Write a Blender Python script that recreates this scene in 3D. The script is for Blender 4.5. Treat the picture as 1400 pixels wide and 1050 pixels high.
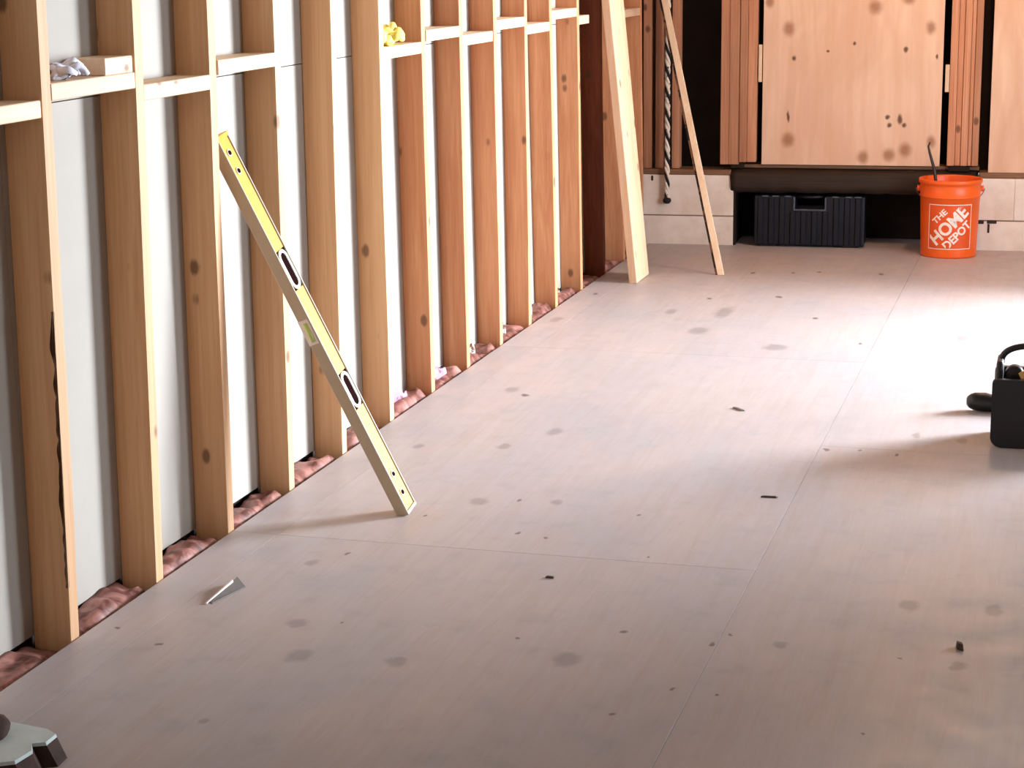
import bpy, bmesh, math, random
from mathutils import Vector, Matrix, noise

for o in list(bpy.data.objects):
    bpy.data.objects.remove(o, do_unlink=True)
scene = bpy.context.scene
col = scene.collection
R = random.Random(7)

# ------------------------------------------------------------------ camera
F_PX, YAW, PITCH, ROLL = 2660.70326, 0.282149816, 0.219868988, -0.0121693192
CAM = Vector((2.0281057, -3.57452707, 1.4463189))
fw = Vector((-math.sin(YAW) * math.cos(PITCH), math.cos(YAW) * math.cos(PITCH), -math.sin(PITCH)))
r0 = Vector((math.cos(YAW), math.sin(YAW), 0))
u0 = r0.cross(fw)
cr = r0 * math.cos(ROLL) + u0 * math.sin(ROLL)
cu = -r0 * math.sin(ROLL) + u0 * math.cos(ROLL)
cam_d = bpy.data.cameras.new('camera')
cam_d.sensor_width = 36.0
cam_d.lens = F_PX * 36.0 / 1400.0
cam_d.clip_end = 100
cam = bpy.data.objects.new('camera', cam_d)
col.objects.link(cam)
M = Matrix((cr, cu, -fw)).transposed().to_4x4()
M.translation = CAM
cam.matrix_world = M
scene.camera = cam

# ------------------------------------------------------------------ light
scene.view_settings.view_transform = 'Standard'
scene.view_settings.look = 'None'
scene.view_settings.gamma = 1.0
scene.view_settings.use_curve_mapping = False
scene.view_settings.exposure = -0.14

world = bpy.data.worlds.new('overcast_sky')
scene.world = world
world.use_nodes = True
bg = world.node_tree.nodes['Background']
bg.inputs['Color'].default_value = (0.78, 0.87, 1.0, 1)
bg.inputs['Strength'].default_value = 0.6


def area_light(name, loc, direction, sx, sy, power, color):
    d = bpy.data.lights.new(name, 'AREA')
    d.shape = 'RECTANGLE'
    d.size, d.size_y = sx, sy
    d.energy = power
    d.color = color
    o = bpy.data.objects.new(name, d)
    o.location = loc
    o.rotation_euler = Vector(direction).to_track_quat('-Z', 'Z').to_euler()
    col.objects.link(o)
    return o


# daylight through the window opening in the right-hand wall, and through the wide doorway behind
area_light('window_daylight', (5.0, 5.1, 1.25), (-1, -0.6, -0.05), 1.5, 1.7, 1600, (0.82, 0.90, 1.0))
area_light('small_window_daylight', (4.0, 2.25, 1.10), (-1, -0.55, -0.03), 0.9, 1.5, 140, (0.83, 0.905, 1.0))
area_light('window_skylight', (3.29, 3.80, 1.0), (-1, 0, 0), 1.5, 1.6, 58, (0.74, 0.86, 1.0))
area_light('doorway_daylight', (1.7, -5.02, 1.35), (0, 1, 0), 2.4, 2.1, 5, (0.95, 0.96, 1.0))


# ------------------------------------------------------------------ helpers
def tag(o, label=None, cat=None, group=None, kind=None):
    if label: o['label'] = label
    if cat: o['category'] = cat
    if group: o['group'] = group
    if kind: o['kind'] = kind
    return o


def empty(name, loc=(0, 0, 0), rz=0.0, parent=None):
    o = bpy.data.objects.new(name, None)
    o.empty_display_size = 0.05
    o.location = loc
    o.rotation_euler = (0, 0, rz)
    col.objects.link(o)
    if parent: o.parent = parent
    return o


def obj(name, bm, mat, parent=None, loc=None, smooth=False):
    bmesh.ops.recalc_face_normals(bm, faces=bm.faces[:])
    me = bpy.data.meshes.new(name)
    bm.to_mesh(me)
    bm.free()
    if smooth:
        for p in me.polygons: p.use_smooth = True
    return mobj(name, me, mat, parent, loc)


def mobj(name, me, mat, parent=None, loc=None):
    if mat and not me.materials: me.materials.append(mat)
    o = bpy.data.objects.new(name, me)
    col.objects.link(o)
    if loc: o.location = loc
    if parent: o.parent = parent
    return o


def hexa(bm, c, bevel=0.0, seg=1):
    """c: eight corners, bottom ring then top ring"""
    v = [bm.verts.new(p) for p in c]
    fs = [(3, 2, 1, 0), (4, 5, 6, 7), (0, 1, 5, 4), (1, 2, 6, 5), (2, 3, 7, 6), (3, 0, 4, 7)]
    faces = [bm.faces.new([v[i] for i in f]) for f in fs]
    if bevel:
        es = list({e for f in faces for e in f.edges})
        bmesh.ops.bevel(bm, geom=es, offset=bevel, segments=seg, affect='EDGES', profile=0.5)
    return v


def box(bm, x0, x1, y0, y1, z0, z1, bevel=0.0, seg=1):
    return hexa(bm, [(x0, y0, z0), (x1, y0, z0), (x1, y1, z0), (x0, y1, z0),
                     (x0, y0, z1), (x1, y0, z1), (x1, y1, z1), (x0, y1, z1)], bevel, seg)


def boxobj(name, b, mat, parent=None, bevel=0.0, seg=1, origin=True):
    x0, x1, y0, y1, z0, z1 = b
    bm = bmesh.new()
    if origin:
        c = ((x0 + x1) / 2, (y0 + y1) / 2, z0)
        box(bm, x0 - c[0], x1 - c[0], y0 - c[1], y1 - c[1], 0, z1 - z0, bevel, seg)
        return obj(name, bm, mat, parent, c)
    box(bm, *b, bevel, seg)
    return obj(name, bm, mat, parent)


def tube(bm, pts, rad, n=8, cap=True):
    pts = [Vector(p) for p in pts]
    rads = rad if isinstance(rad, (list, tuple)) else [rad] * len(pts)
    rings = []
    ref = None
    for i, p in enumerate(pts):
        t = (pts[min(i + 1, len(pts) - 1)] - pts[max(i - 1, 0)]).normalized()
        if ref is None:
            ref = Vector((0, 0, 1)) if abs(t.z) < 0.9 else Vector((1, 0, 0))
        a = (ref - t * ref.dot(t)).normalized()
        b = t.cross(a)
        ref = a
        rings.append([bm.verts.new(p + (a * math.cos(2 * math.pi * k / n) + b * math.sin(2 * math.pi * k / n)) * rads[i]) for k in range(n)])
    for i in range(len(rings) - 1):
        for k in range(n):
            bm.faces.new((rings[i][k], rings[i][(k + 1) % n], rings[i + 1][(k + 1) % n], rings[i + 1][k]))
    if cap:
        bm.faces.new(rings[0][::-1])
        bm.faces.new(rings[-1])


def lathe(bm, prof, n=48, closed=False):
    rings = []
    for (r, z) in prof:
        if r < 1e-6:
            rings.append([bm.verts.new((0, 0, z))])
        else:
            rings.append([bm.verts.new((r * math.cos(2 * math.pi * k / n), r * math.sin(2 * math.pi * k / n), z)) for k in range(n)])
    for a, b in zip(rings, rings[1:]):
        for k in range(n):
            k2 = (k + 1) % n
            if len(a) == 1 and len(b) > 1: bm.faces.new((a[0], b[k], b[k2]))
            elif len(b) == 1 and len(a) > 1: bm.faces.new((a[k], a[k2], b[0]))
            elif len(a) > 1: bm.faces.new((a[k], a[k2], b[k2], b[k]))


# ------------------------------------------------------------------ materials
class NT:
    def __init__(s, name):
        s.m = bpy.data.materials.new(name)
        s.m.use_nodes = True
        s.t = s.m.node_tree
        s.b = s.t.nodes['Principled BSDF']

    def n(s, typ, **kw):
        nd = s.t.nodes.new(typ)
        for k, v in kw.items(): setattr(nd, k, v)
        return nd

    def link(s, a, b): s.t.links.new(a, b)

    def set(s, sock, v):
        if hasattr(v, 'is_output'): s.link(v, sock)
        else: sock.default_value = v

    def vmath(s, op, a, b=None, c=None):
        nd = s.n('ShaderNodeVectorMath', operation=op)
        s.set(nd.inputs[0], a)
        if b is not None: s.set(nd.inputs[1], b)
        if c is not None: s.set(nd.inputs[2], c)
        return nd.outputs['Value'] if op in ('LENGTH', 'DISTANCE', 'DOT_PRODUCT') else nd.outputs[0]

    def math(s, op, a, b=None, c=None, clamp=False):
        nd = s.n('ShaderNodeMath', operation=op, use_clamp=clamp)
        s.set(nd.inputs[0], a)
        if b is not None: s.set(nd.inputs[1], b)
        if c is not None: s.set(nd.inputs[2], c)
        return nd.outputs[0]

    def noise(s, vec, scale, detail=3, rough=0.5, dist=0.0):
        nd = s.n('ShaderNodeTexNoise')
        s.link(vec, nd.inputs['Vector'])
        nd.inputs['Scale'].default_value = scale
        nd.inputs['Detail'].default_value = detail
        nd.inputs['Roughness'].default_value = rough
        nd.inputs['Distortion'].default_value = dist
        return nd.outputs['Fac']

    def mr(s, v, a, b, c=0.0, d=1.0, smooth=False):
        nd = s.n('ShaderNodeMapRange', interpolation_type='SMOOTHSTEP' if smooth else 'LINEAR')
        s.set(nd.inputs[0], v)
        for i, x in zip((1, 2, 3, 4), (a, b, c, d)): s.set(nd.inputs[i], x)
        return nd.outputs[0]

    def mix(s, f, a, b, mode='MIX'):
        nd = s.n('ShaderNodeMix', data_type='RGBA', blend_type=mode)
        s.set(nd.inputs[0], f)
        for sock, v in ((nd.inputs[6], a), (nd.inputs[7], b)):
            if hasattr(v, 'is_output'): s.link(v, sock)
            else: sock.default_value = (*v, 1)
        return nd.outputs[2]

    def bump(s, h, strength=0.2, dist=0.002):
        nd = s.n('ShaderNodeBump')
        nd.inputs['Strength'].default_value = strength
        nd.inputs['Distance'].default_value = dist
        s.link(h, nd.inputs['Height'])
        s.link(nd.outputs[0], s.b.inputs['Normal'])

    def out(s, colr, rough=0.6, spec=0.4):
        if hasattr(colr, 'is_output'): s.link(colr, s.b.inputs['Base Color'])
        else: s.b.inputs['Base Color'].default_value = (*colr, 1)
        s.set(s.b.inputs['Roughness'], rough)
        s.b.inputs['Specular IOR Level'].default_value = spec
        return s.m


def srgb(r, g, b):
    f = lambda c: c / 12.92 if c <= 0.04045 else ((c + 0.055) / 1.055) ** 2.4
    return (f(r / 255), f(g / 255), f(b / 255))


def m_wood(name, light, dark, axis='Z', knots=0.085, rough=0.62, var=0.16, kcol=(0.10, 0.045, 0.02)):
    t = NT(name)
    tc = t.n('ShaderNodeTexCoord').outputs['Object']
    rnd = t.n('ShaderNodeObjectInfo').outputs['Random']
    off = t.n('ShaderNodeCombineXYZ')
    t.link(t.math('MULTIPLY', rnd, 31.7), off.inputs[0])
    t.link(t.math('MULTIPLY', rnd, 17.3), off.inputs[1])
    t.link(t.math('MULTIPLY', rnd, 53.1), off.inputs[2])
    co = t.vmath('ADD', tc, off.outputs[0])
    lo, hi = 1.3, 26.0
    st = {'X': (lo, hi, hi), 'Y': (hi, lo, hi), 'Z': (hi, hi, lo)}[axis]
    sc = t.vmath('MULTIPLY', co, st)
    g1 = t.noise(sc, 1.0, 4, 0.6, 0.6)
    sc2 = t.vmath('MULTIPLY', co, tuple(x * 5 if x > 5 else x * 1.5 for x in st))
    g2 = t.noise(sc2, 1.0, 3, 0.6)
    big = t.noise(co, 2.2, 2, 0.5)
    f = t.math('ADD', t.math('MULTIPLY', g1, 0.6), t.math('MULTIPLY', g2, 0.4))
    c = t.mix(t.mr(f, 0.36, 0.66), light, dark)
    c = t.mix(t.mr(big, 0.35, 0.7, 0, 0.35), c, dark)
    vz = {'X': (7, 11, 11), 'Y': (11, 7, 11), 'Z': (11, 11, 7)}[axis]
    vo = t.n('ShaderNodeTexVoronoi')
    wob = t.vmath('ADD', t.vmath('MULTIPLY', co, vz), (0, 0, 0))
    t.link(wob, vo.inputs['Vector'])
    vo.inputs['Scale'].default_value = 1.0
    kd = t.math('ADD', vo.outputs['Distance'], t.mr(g2, 0.3, 0.7, -0.03, 0.03))
    k = t.mr(kd, knots, knots + 0.10, 1.0, 0.0, True)
    sep = t.n('ShaderNodeSeparateColor')
    t.link(vo.outputs['Color'], sep.inputs[0])
    k = t.math('MULTIPLY', k, t.mr(sep.outputs[0], 0.42, 0.5))
    c = t.mix(t.math('MULTIPLY', k, 0.75), c, kcol)
    v = t.mr(rnd, 0, 1, 1 - var, 1 + var * 0.4)
    c = t.mix(1.0, c, _grey(t, v), 'MULTIPLY')
    t.bump(f, 0.25, 0.0015)
    return t.out(c, rough, 0.3)


def _grey(t, v):
    nd = t.n('ShaderNodeCombineXYZ')
    for i in range(3): t.link(v, nd.inputs[i])
    return nd.outputs[0]


def marks_min(t, pos, marks, axes='xy'):
    """distance field over a list of elliptical marks (centre a,b, radii ra,rb): 1 at the rim"""
    acc = None
    for (a, b, ra, rb) in marks:
        if axes == 'xy': s, o = (1 / ra, 1 / rb, 0), (-a / ra, -b / rb, 0)
        else: s, o = (1 / ra, 0, 1 / rb), (-a / ra, 0, -b / rb)
        l = t.vmath('LENGTH', t.vmath('MULTIPLY_ADD', pos, s, o))
        acc = l if acc is None else t.math('MINIMUM', acc, l)
    return acc


def m_plain(name, c, rough=0.5, spec=0.4, var=0.08, scale=30, metal=0.0, bump=0.1):
    t = NT(name)
    tc = t.n('ShaderNodeTexCoord').outputs['Object']
    n1 = t.noise(tc, scale, 4, 0.6)
    cc = t.mix(t.mr(n1, 0.3, 0.7), tuple(x * (1 - var) for x in c), tuple(min(1, x * (1 + var)) for x in c))
    t.b.inputs['Metallic'].default_value = metal
    if bump: t.bump(n1, bump, 0.001)
    return t.out(cc, rough, spec)


# stains, patches and specks on the plywood floor (world x, y, radius x, radius y)
FLOOR_PATCH = [(0.429, 0.208, 0.03, 0.036), (0.512, 0.018, 0.034, 0.048), (0.538, 1.236, 0.027, 0.048), (0.742, 1.271, 0.021, 0.034),
               (1.063, 0.139, 0.036, 0.05), (1.478, 0.33, 0.02, 0.024), (1.723, 0.653, 0.026, 0.045), (1.906, 0.663, 0.024, 0.045),
               (1.852, 0.291, 0.02, 0.031), (0.721, 0.035, 0.03, 0.034), (1.661, 3.771, 0.036, 0.072), (1.751, 2.194, 0.019, 0.045),
               (0.484, 4.084, 0.026, 0.065), (0.698, 4.114, 0.039, 0.146), (0.668, 3.712, 0.045, 0.088), (0.072, 3.813, 0.026, 0.062),
               (0.251, 2.555, 0.028, 0.05), (0.439, 1.819, 0.022, 0.034), (0.538, 2.028, 0.026, 0.054), (1.004, 3.455, 0.052, 0.067),
               (0.188, 1.76, 0.018, 0.034), (1.611, 2.234, 0.013, 0.037), (0.469, -0.355, 0.013, 0.022), (0.30, 0.62, 0.02, 0.03)]
FLOOR_SPECK = [(0.641, 1.268, 0.006, 0.016), (1.142, 0.329, 0.008, 0.011), (0.929, 0.233, 0.006, 0.012), (1.222, -0.135, 0.008, 0.012),
               (0.977, 1.201, 0.006, 0.01), (1.729, 0.312, 0.004, 0.008), (1.699, -0.109, 0.005, 0.009), (0.442, 1.07, 0.005, 0.01),
               (0.528, 0.233, 0.005, 0.009), (0.192, 0.005, 0.009, 0.010), (0.056, 0.085, 0.009, 0.010), (1.372, 1.997, 0.010, 0.018),
               (1.467, 2.011, 0.007, 0.014), (1.575, 1.984, 0.007, 0.014), (1.297, 3.59, 0.008, 0.02), (1.073, 4.066, 0.012, 0.026),
               (0.861, 4.514, 0.015, 0.025), (0.313, 2.49, 0.013, 0.018), (0.657, 5.11, 0.012, 0.03), (0.944, 5.191, 0.012, 0.03),
               (1.223, 5.188, 0.012, 0.03), (0.834, 5.147, 0.01, 0.03), (0.582, 4.417, 0.013, 0.025), (0.087, 4.42, 0.012, 0.03),
               (1.37, 0.36, 0.006, 0.01), (1.34, 0.30, 0.008, 0.012), (1.40, 0.02, 0.005, 0.008), (1.31, 0.03, 0.005, 0.008),
               (0.80, 0.95, 0.006, 0.01), (0.72, 0.98, 0.006, 0.01), (1.08, 0.86, 0.005, 0.009), (0.36, 0.71, 0.007, 0.012)]


def m_floor():
    t = NT('plywood_subfloor')
    pos = t.n('ShaderNodeNewGeometry').outputs['Position']
    rnd = t.n('ShaderNodeObjectInfo').outputs['Random']
    dist = t.n('ShaderNodeTexNoise')
    t.link(pos, dist.inputs['Vector'])
    dist.inputs['Scale'].default_value = 22
    dist.inputs['Detail'].default_value = 3
    d = t.vmath('MULTIPLY_ADD', dist.outputs['Color'], (0.03, 0.05, 0), (-0.015, -0.025, 0))
    wp = t.vmath('ADD', pos, d)
    big = t.noise(t.vmath('MULTIPLY', pos, (1.0, 0.55, 1)), 2.6, 3, 0.55, 0.4)
    gr = t.noise(t.vmath('MULTIPLY', pos, (30, 1.6, 1)), 1.0, 4, 0.62, 1.2)
    fine = t.noise(t.vmath('MULTIPLY', pos, (140, 9, 1)), 1.0, 3, 0.6)
    c = t.mix(t.mr(big, 0.36, 0.64), srgb(189, 176, 173), srgb(177, 171, 173))
    c = t.mix(t.mr(gr, 0.42, 0.72, 0, 0.30), c, srgb(166, 146, 132))
    c = t.mix(t.mr(fine, 0.35, 0.75, 0, 0.12), c, srgb(150, 128, 116))
    mot = t.noise(pos, 9.0, 4, 0.6)
    c = t.mix(t.mr(mot, 0.55, 0.75, 0, 0.35), c, srgb(154, 148, 148))
    pm = t.mr(marks_min(t, wp, FLOOR_PATCH), 0.45, 1.15, 0.42, 0.0, True)
    c = t.mix(pm, c, srgb(104, 96, 96))
    sm = t.mr(marks_min(t, wp, FLOOR_SPECK), 0.5, 1.2, 0.75, 0.0, True)
    c = t.mix(sm, c, srgb(78, 62, 58))
    v = t.mr(rnd, 0, 1, 0.96, 1.03)
    c = t.mix(1.0, c, _grey(t, v), 'MULTIPLY')
    h = t.math('ADD', gr, t.math('MULTIPLY', fine, 0.5))
    t.bump(h, 0.12, 0.001)
    return t.out(c, t.mr(mot, 0.3, 0.7, 0.40, 0.55), 0.45)


# knots of the big plywood cover sheet (local x, z, radius x, radius z)
PLY_KNOT = [(0.679, 1.054, 0.026, 0.034), (1.088, 1.155, 0.032, 0.032), (1.35, 1.058, 0.021, 0.032), (0.685, 0.52, 0.03, 0.034),
            (1.046, 0.439, 0.026, 0.03), (1.171, 0.45, 0.028, 0.03), (1.246, 0.476, 0.028, 0.034), (1.369, 0.516, 0.02, 0.028),
            (0.585, 1.186, 0.018, 0.032), (1.244, 1.188, 0.028, 0.021), (0.80, 1.42, 0.03, 0.03), (1.12, 1.62, 0.03, 0.035), (1.72, 1.45, 0.03, 0.03)]
PLY_DOT = [(0.706, 0.914, 0.011, 0.014), (0.869, 0.949, 0.008, 0.008), (0.993, 0.984, 0.008, 0.010), (1.235, 0.956, 0.012, 0.016),
           (1.382, 0.921, 0.007, 0.014), (0.683, 0.633, 0.007, 0.03), (1.159, 0.633, 0.013, 0.013), (1.17, 0.595, 0.013, 0.013),
           (1.218, 0.623, 0.013, 0.026), (1.239, 0.595, 0.011, 0.014)]


def m_ply():
    t = NT('knotty_plywood')
    pos = t.n('ShaderNodeTexCoord').outputs['Object']
    dist = t.n('ShaderNodeTexNoise')
    t.link(pos, dist.inputs['Vector'])
    dist.inputs['Scale'].default_value = 30
    d = t.vmath('MULTIPLY_ADD', dist.outputs['Color'], (0.014, 0, 0.014), (-0.007, 0, -0.007))
    wp = t.vmath('ADD', pos, d)
    wv = t.noise(t.vmath('MULTIPLY', pos, (5.0, 1, 1.6)), 1.0, 3, 0.5, 1.5)
    fine = t.noise(t.vmath('MULTIPLY', pos, (60, 1, 3)), 1.0, 3, 0.6)
    ring = t.n('ShaderNodeTexWave', wave_type='BANDS', bands_direction='X')
    t.link(t.vmath('MULTIPLY', pos, (1.0, 1, 0.35)), ring.inputs['Vector'])
    ring.inputs['Scale'].default_value = 4.0
    ring.inputs['Distortion'].default_value = 9.0
    ring.inputs['Detail'].default_value = 2.0
    c = t.mix(t.mr(wv, 0.35, 0.65), srgb(232, 198, 170), srgb(220, 180, 152))
    c = t.mix(t.mr(ring.outputs['Fac'], 0.5, 1.0, 0, 0.25), c, srgb(214, 164, 124))
    c = t.mix(t.mr(fine, 0.4, 0.75, 0, 0.2), c, srgb(205, 155, 118))
    km = marks_min(t, wp, PLY_KNOT, 'xz')
    c = t.mix(t.mr(km, 0.3, 1.6, 0.75, 0.0, True), c, srgb(150, 92, 58))
    dm = marks_min(t, wp, PLY_DOT, 'xz')
    c = t.mix(t.mr(dm, 0.4, 1.3, 0.9, 0.0, True), c, srgb(84, 44, 26))
    t.bump(fine, 0.1, 0.001)
    return t.out(c, 0.6, 0.3)


def m_insul():
    t = NT('pink_insulation')
    tc = t.n('ShaderNodeTexCoord').outputs['Object']
    a = t.noise(tc, 15, 4, 0.6, 0.8)
    b = t.noise(tc, 9, 3, 0.6)
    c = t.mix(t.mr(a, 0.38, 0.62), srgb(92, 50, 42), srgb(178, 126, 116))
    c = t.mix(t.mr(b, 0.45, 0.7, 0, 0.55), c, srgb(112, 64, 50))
    t.bump(a, 0.5, 0.006)
    return t.out(c, 0.5, 0.4)


def m_block():
    t = NT('painted_masonry')
    tc = t.n('ShaderNodeTexCoord').outputs['Object']
    a = t.noise(tc, 7, 4, 0.6)
    b = t.noise(t.vmath('MULTIPLY', tc, (40, 40, 12)), 1.0, 4, 0.7)
    sp = t.noise(tc, 34, 3, 0.7)
    c = t.mix(t.mr(a, 0.35, 0.7), srgb(244, 232, 220), srgb(226, 208, 192))
    c = t.mix(t.mr(b, 0.6, 0.8, 0, 0.3), c, srgb(180, 150, 130))
    c = t.mix(t.mr(sp, 0.70, 0.76, 0, 0.7), c, srgb(96, 70, 58))
    t.bump(b, 0.2, 0.002)
    return t.out(c, 0.8, 0.2)


def m_speckle(name, c1, c2, scale, thr, rough=0.6, axis=(1, 1, 1)):
    t = NT(name)
    tc = t.n('ShaderNodeTexCoord').outputs['Object']
    a = t.noise(t.vmath('MULTIPLY', tc, axis), scale, 3, 0.7)
    c = t.mix(t.mr(a, thr, thr + 0.06), c1, c2)
    return t.out(c, rough, 0.3)


W_STUD = m_wood('stud_lumber', srgb(228, 186, 144), srgb(204, 156, 112))
W_STUDR = m_wood('stud_lumber_reddish', srgb(224, 166, 122), srgb(196, 128, 86))
W_NOG = m_wood('blocking_lumber', srgb(240, 214, 184), srgb(226, 190, 154), 'Y', 0.05)
W_BACK = m_wood('fir_lumber', srgb(216, 162, 126), srgb(176, 112, 78), 'Z', 0.075, var=0.3)
W_RED = m_wood('dark_red_stud', srgb(140, 74, 44), srgb(104, 48, 26))  # darker, redder lumber tone for a single stud near the far corner
W_PLANK = m_wood('pale_plank', srgb(238, 206, 172), srgb(222, 180, 142), 'Z', 0.09)
W_LATH = m_wood('lath_wood', srgb(244, 222, 196), srgb(228, 196, 162), 'Z', 0.03)
W_SHELL = m_wood('shell_lumber', srgb(150, 124, 98), srgb(120, 96, 74), 'Z', 0.05)
W_SILL = m_wood('weathered_sill', srgb(150, 112, 84), srgb(104, 72, 52), 'X', 0.05)
FLOOR = m_floor()
PLY = m_ply()
INSUL = m_insul()
BLOCK = m_block()
DRY = m_plain('drywall_back_paper', srgb(174, 167, 158), 0.85, 0.15, 0.03, 6)
DARK = m_plain('black_building_paper', srgb(38, 26, 20), 0.8, 0.2, 0.25, 6)
GAP = m_plain('joist_wood', srgb(70, 52, 42), 0.9, 0.1)
YELLOW = m_plain('yellow_enamel', srgb(216, 150, 22), 0.5, 0.25, 0.05)
GREYAL = m_plain('anodised_aluminium', srgb(188, 172, 148), 0.5, 0.4, 0.06, 20, 0.0)
WHITE = m_plain('white_plastic', srgb(240, 230, 224), 0.4)
BLACKP = m_plain('black_plastic', srgb(26, 22, 22), 0.42, 0.5, 0.2)
MAROON = m_plain('dark_vial_recess', srgb(34, 10, 10), 0.9, 0.02)
VIAL = m_plain('vial_fluid', srgb(200, 214, 120), 0.15, 0.6)
ORANGE = m_plain('orange_plastic', srgb(246, 98, 22), 0.38, 0.5, 0.05, 8)
ORANGE2 = m_plain('printed_orange', srgb(232, 84, 20), 0.4, 0.5, 0.03)
PRINT = m_plain('white_print', srgb(250, 232, 220), 0.5)
STEEL = m_plain('dark_steel', srgb(60, 52, 48), 0.4, 0.5, 0.2, 40, 0.6)
WIRE = m_plain('galvanised_wire', srgb(170, 160, 150), 0.35, 0.5, 0.1, 40, 0.8)
NAVY = m_plain('navy_plastic', srgb(13, 18, 29), 0.45, 0.35, 0.25, 14)
NAVYL = m_plain('worn_navy_edge', srgb(74, 80, 90), 0.45, 0.5, 0.3, 40)
TIMBER = m_wood('charred_beam', srgb(66, 50, 38), srgb(34, 23, 17), 'X', 0.05, 0.55)
TAN = m_plain('tan_wood_handle', srgb(196, 148, 86), 0.5)
YGLOVE = m_plain('yellow_glove_cloth', srgb(244, 226, 120), 0.8, 0.2, 0.15, 60, bump=0.5)
GGLOVE = m_speckle('grey_glove_cloth', srgb(70, 62, 64), srgb(226, 226, 238), 22, 0.40, 0.8)
GREYPAPER = m_plain('grey_paper', srgb(112, 106, 102), 0.8)
BARK = m_plain('bark', srgb(64, 42, 26), 0.9, 0.1, 0.4, 60, bump=0.8)
CHALK = m_plain('pale_plaster', srgb(206, 218, 216), 0.8, 0.2, 0.06, 20, bump=0.3)
BROWN = m_plain('dark_brown_core', srgb(66, 48, 42), 0.85, 0.2, 0.35, 30, bump=0.4)
RBLACK = m_speckle('rope_black', srgb(24, 18, 18), srgb(120, 100, 90), 60, 0.66)
RWHITE = m_speckle('rope_white', srgb(236, 222, 206), srgb(60, 48, 42), 45, 0.58)
CEIL = m_plain('ceiling_board', srgb(136, 122, 108), 0.9, 0.1)
LATHMARK = m_speckle('marked_lath_edge', srgb(120, 84, 60), srgb(34, 24, 20), 9, 0.44, 0.7, (1, 1, 1.4))

# ------------------------------------------------------------------ the setting: floor
X1, Y0, Y1 = 3.06, -5.0, 6.45
fl = boxobj('floor', (0.0, X1, Y0, Y1, -0.07, -0.019), GAP, origin=False)
tag(fl, 'pinkish bare plywood subfloor of large sheets', 'floor', kind='structure')
XC = [0.004, 0.13, 1.35, 2.57, X1]
for ci in range(4):
    xa, xb = XC[ci], XC[ci + 1]
    off = (0.82, 0.82, 2.04, 0.82)[ci]
    ys = [Y0] + [y for y in [off + 2.44 * k for k in range(-4, 5)] if Y0 + 0.1 < y < Y1 - 0.1] + [Y1]
    for a, b in zip(ys, ys[1:]):
        boxobj('plywood_sheet', (xa + 0.0006, xb - 0.0006, a + 0.0006, b - 0.0006, -0.019, 0.0), FLOOR, fl, 0.0003)

# ------------------------------------------------------------------ left wall: studs, blocking, drywall behind
wl = tag(empty('wall_left'), 'open stud wall of bare lumber with drywall behind', 'wall', kind='structure')
DEP = 0.089
STUD = [(-0.835, -0.81, 1.35), (-0.43, -0.40, 1.35), (-0.019, 0.006, 1.356), (0.392, 0.426, 1.345), (0.801, 0.822, 1.334), (1.214, 1.226, 1.323), (1.622, 1.629, 1.312),
        (2.039, 2.025, 1.301), (2.458, 2.426, 1.29), (2.858, 2.824, 1.279), (3.272, 3.227, 1.268), (3.675, 3.647, 1.257),
        (4.085, 4.015, 1.247), (4.513, 4.457, 1.234), (4.941, 4.872, 1.223), (5.348, 5.268, 1.212), (5.758, 5.692, 1.201)]
STUD = [(-0.835 - 0.4064 * k, -0.81 - 0.4064 * k, 1.35) for k in range(9, 0, -1)] + STUD
NEG = 11      # index of the stud called 0 in the measurements
HT = 2.46
stud_objs = []
for i, (yb, yt, zt) in enumerate(STUD):
    n = i - NEG
    s = (yt - yb) / zt
    rr = random.Random(100 + i)
    bow = rr.uniform(-0.004, 0.004)
    bm = bmesh.new()
    zs = [-0.12, 0.35, 0.8, 1.2, 1.7, HT]
    rings = []
    for z in zs:
        y = s * min(z, 1.5) + bow * math.sin(math.pi * max(0, z) / HT)
        dx = rr.uniform(-0.0015, 0.0015)
        rings.append([bm.verts.new(p) for p in ((-DEP, y, z), (dx, y, z), (dx, y + 0.038, z), (-DEP, y + 0.038, z))])
    long_e = []
    for a, b in zip(rings, rings[1:]):
        for k in range(4):
            bm.faces.new((a[k], a[(k + 1) % 4], b[(k + 1) % 4], b[k]))
    bm.faces.new(rings[0][::-1])
    bm.faces.new(rings[-1])
    es = [e for e in bm.edges if abs(e.verts[0].co.z - e.verts[1].co.z) > 0.2]
    bmesh.ops.bevel(bm, geom=es, offset=0.003, segments=2, affect='EDGES', profile=0.5)
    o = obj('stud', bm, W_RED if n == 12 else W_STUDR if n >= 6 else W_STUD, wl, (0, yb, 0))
    stud_objs.append((o, yb, s))
    # gap between neighbouring studs, used below
# bark left on the near edge of one stud
bo, byb, bs = stud_objs[NEG]
bm = bmesh.new()
rr = random.Random(5)
prev = None
for k in range(60):
    z = 0.12 + 0.60 * k / 59
    w = 0.004 + 0.010 * abs(noise.noise(Vector((z * 17, 1.3, 0)))) * 1.6
    y = bs * z
    ring = [bm.verts.new((0.0005, y + 0.0045, z)), bm.verts.new((-w * 0.35, y - 0.0022 - rr.random() * 0.0015, z)), bm.verts.new((-w, y + 0.0006, z))]
    if prev:
        for q in range(2): bm.faces.new((prev[q], prev[q + 1], ring[q + 1], ring[q]))
    prev = ring
tag(obj('bark_edge', bm, BARK, bo), 'strip of dark bark along the edge')

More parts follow.
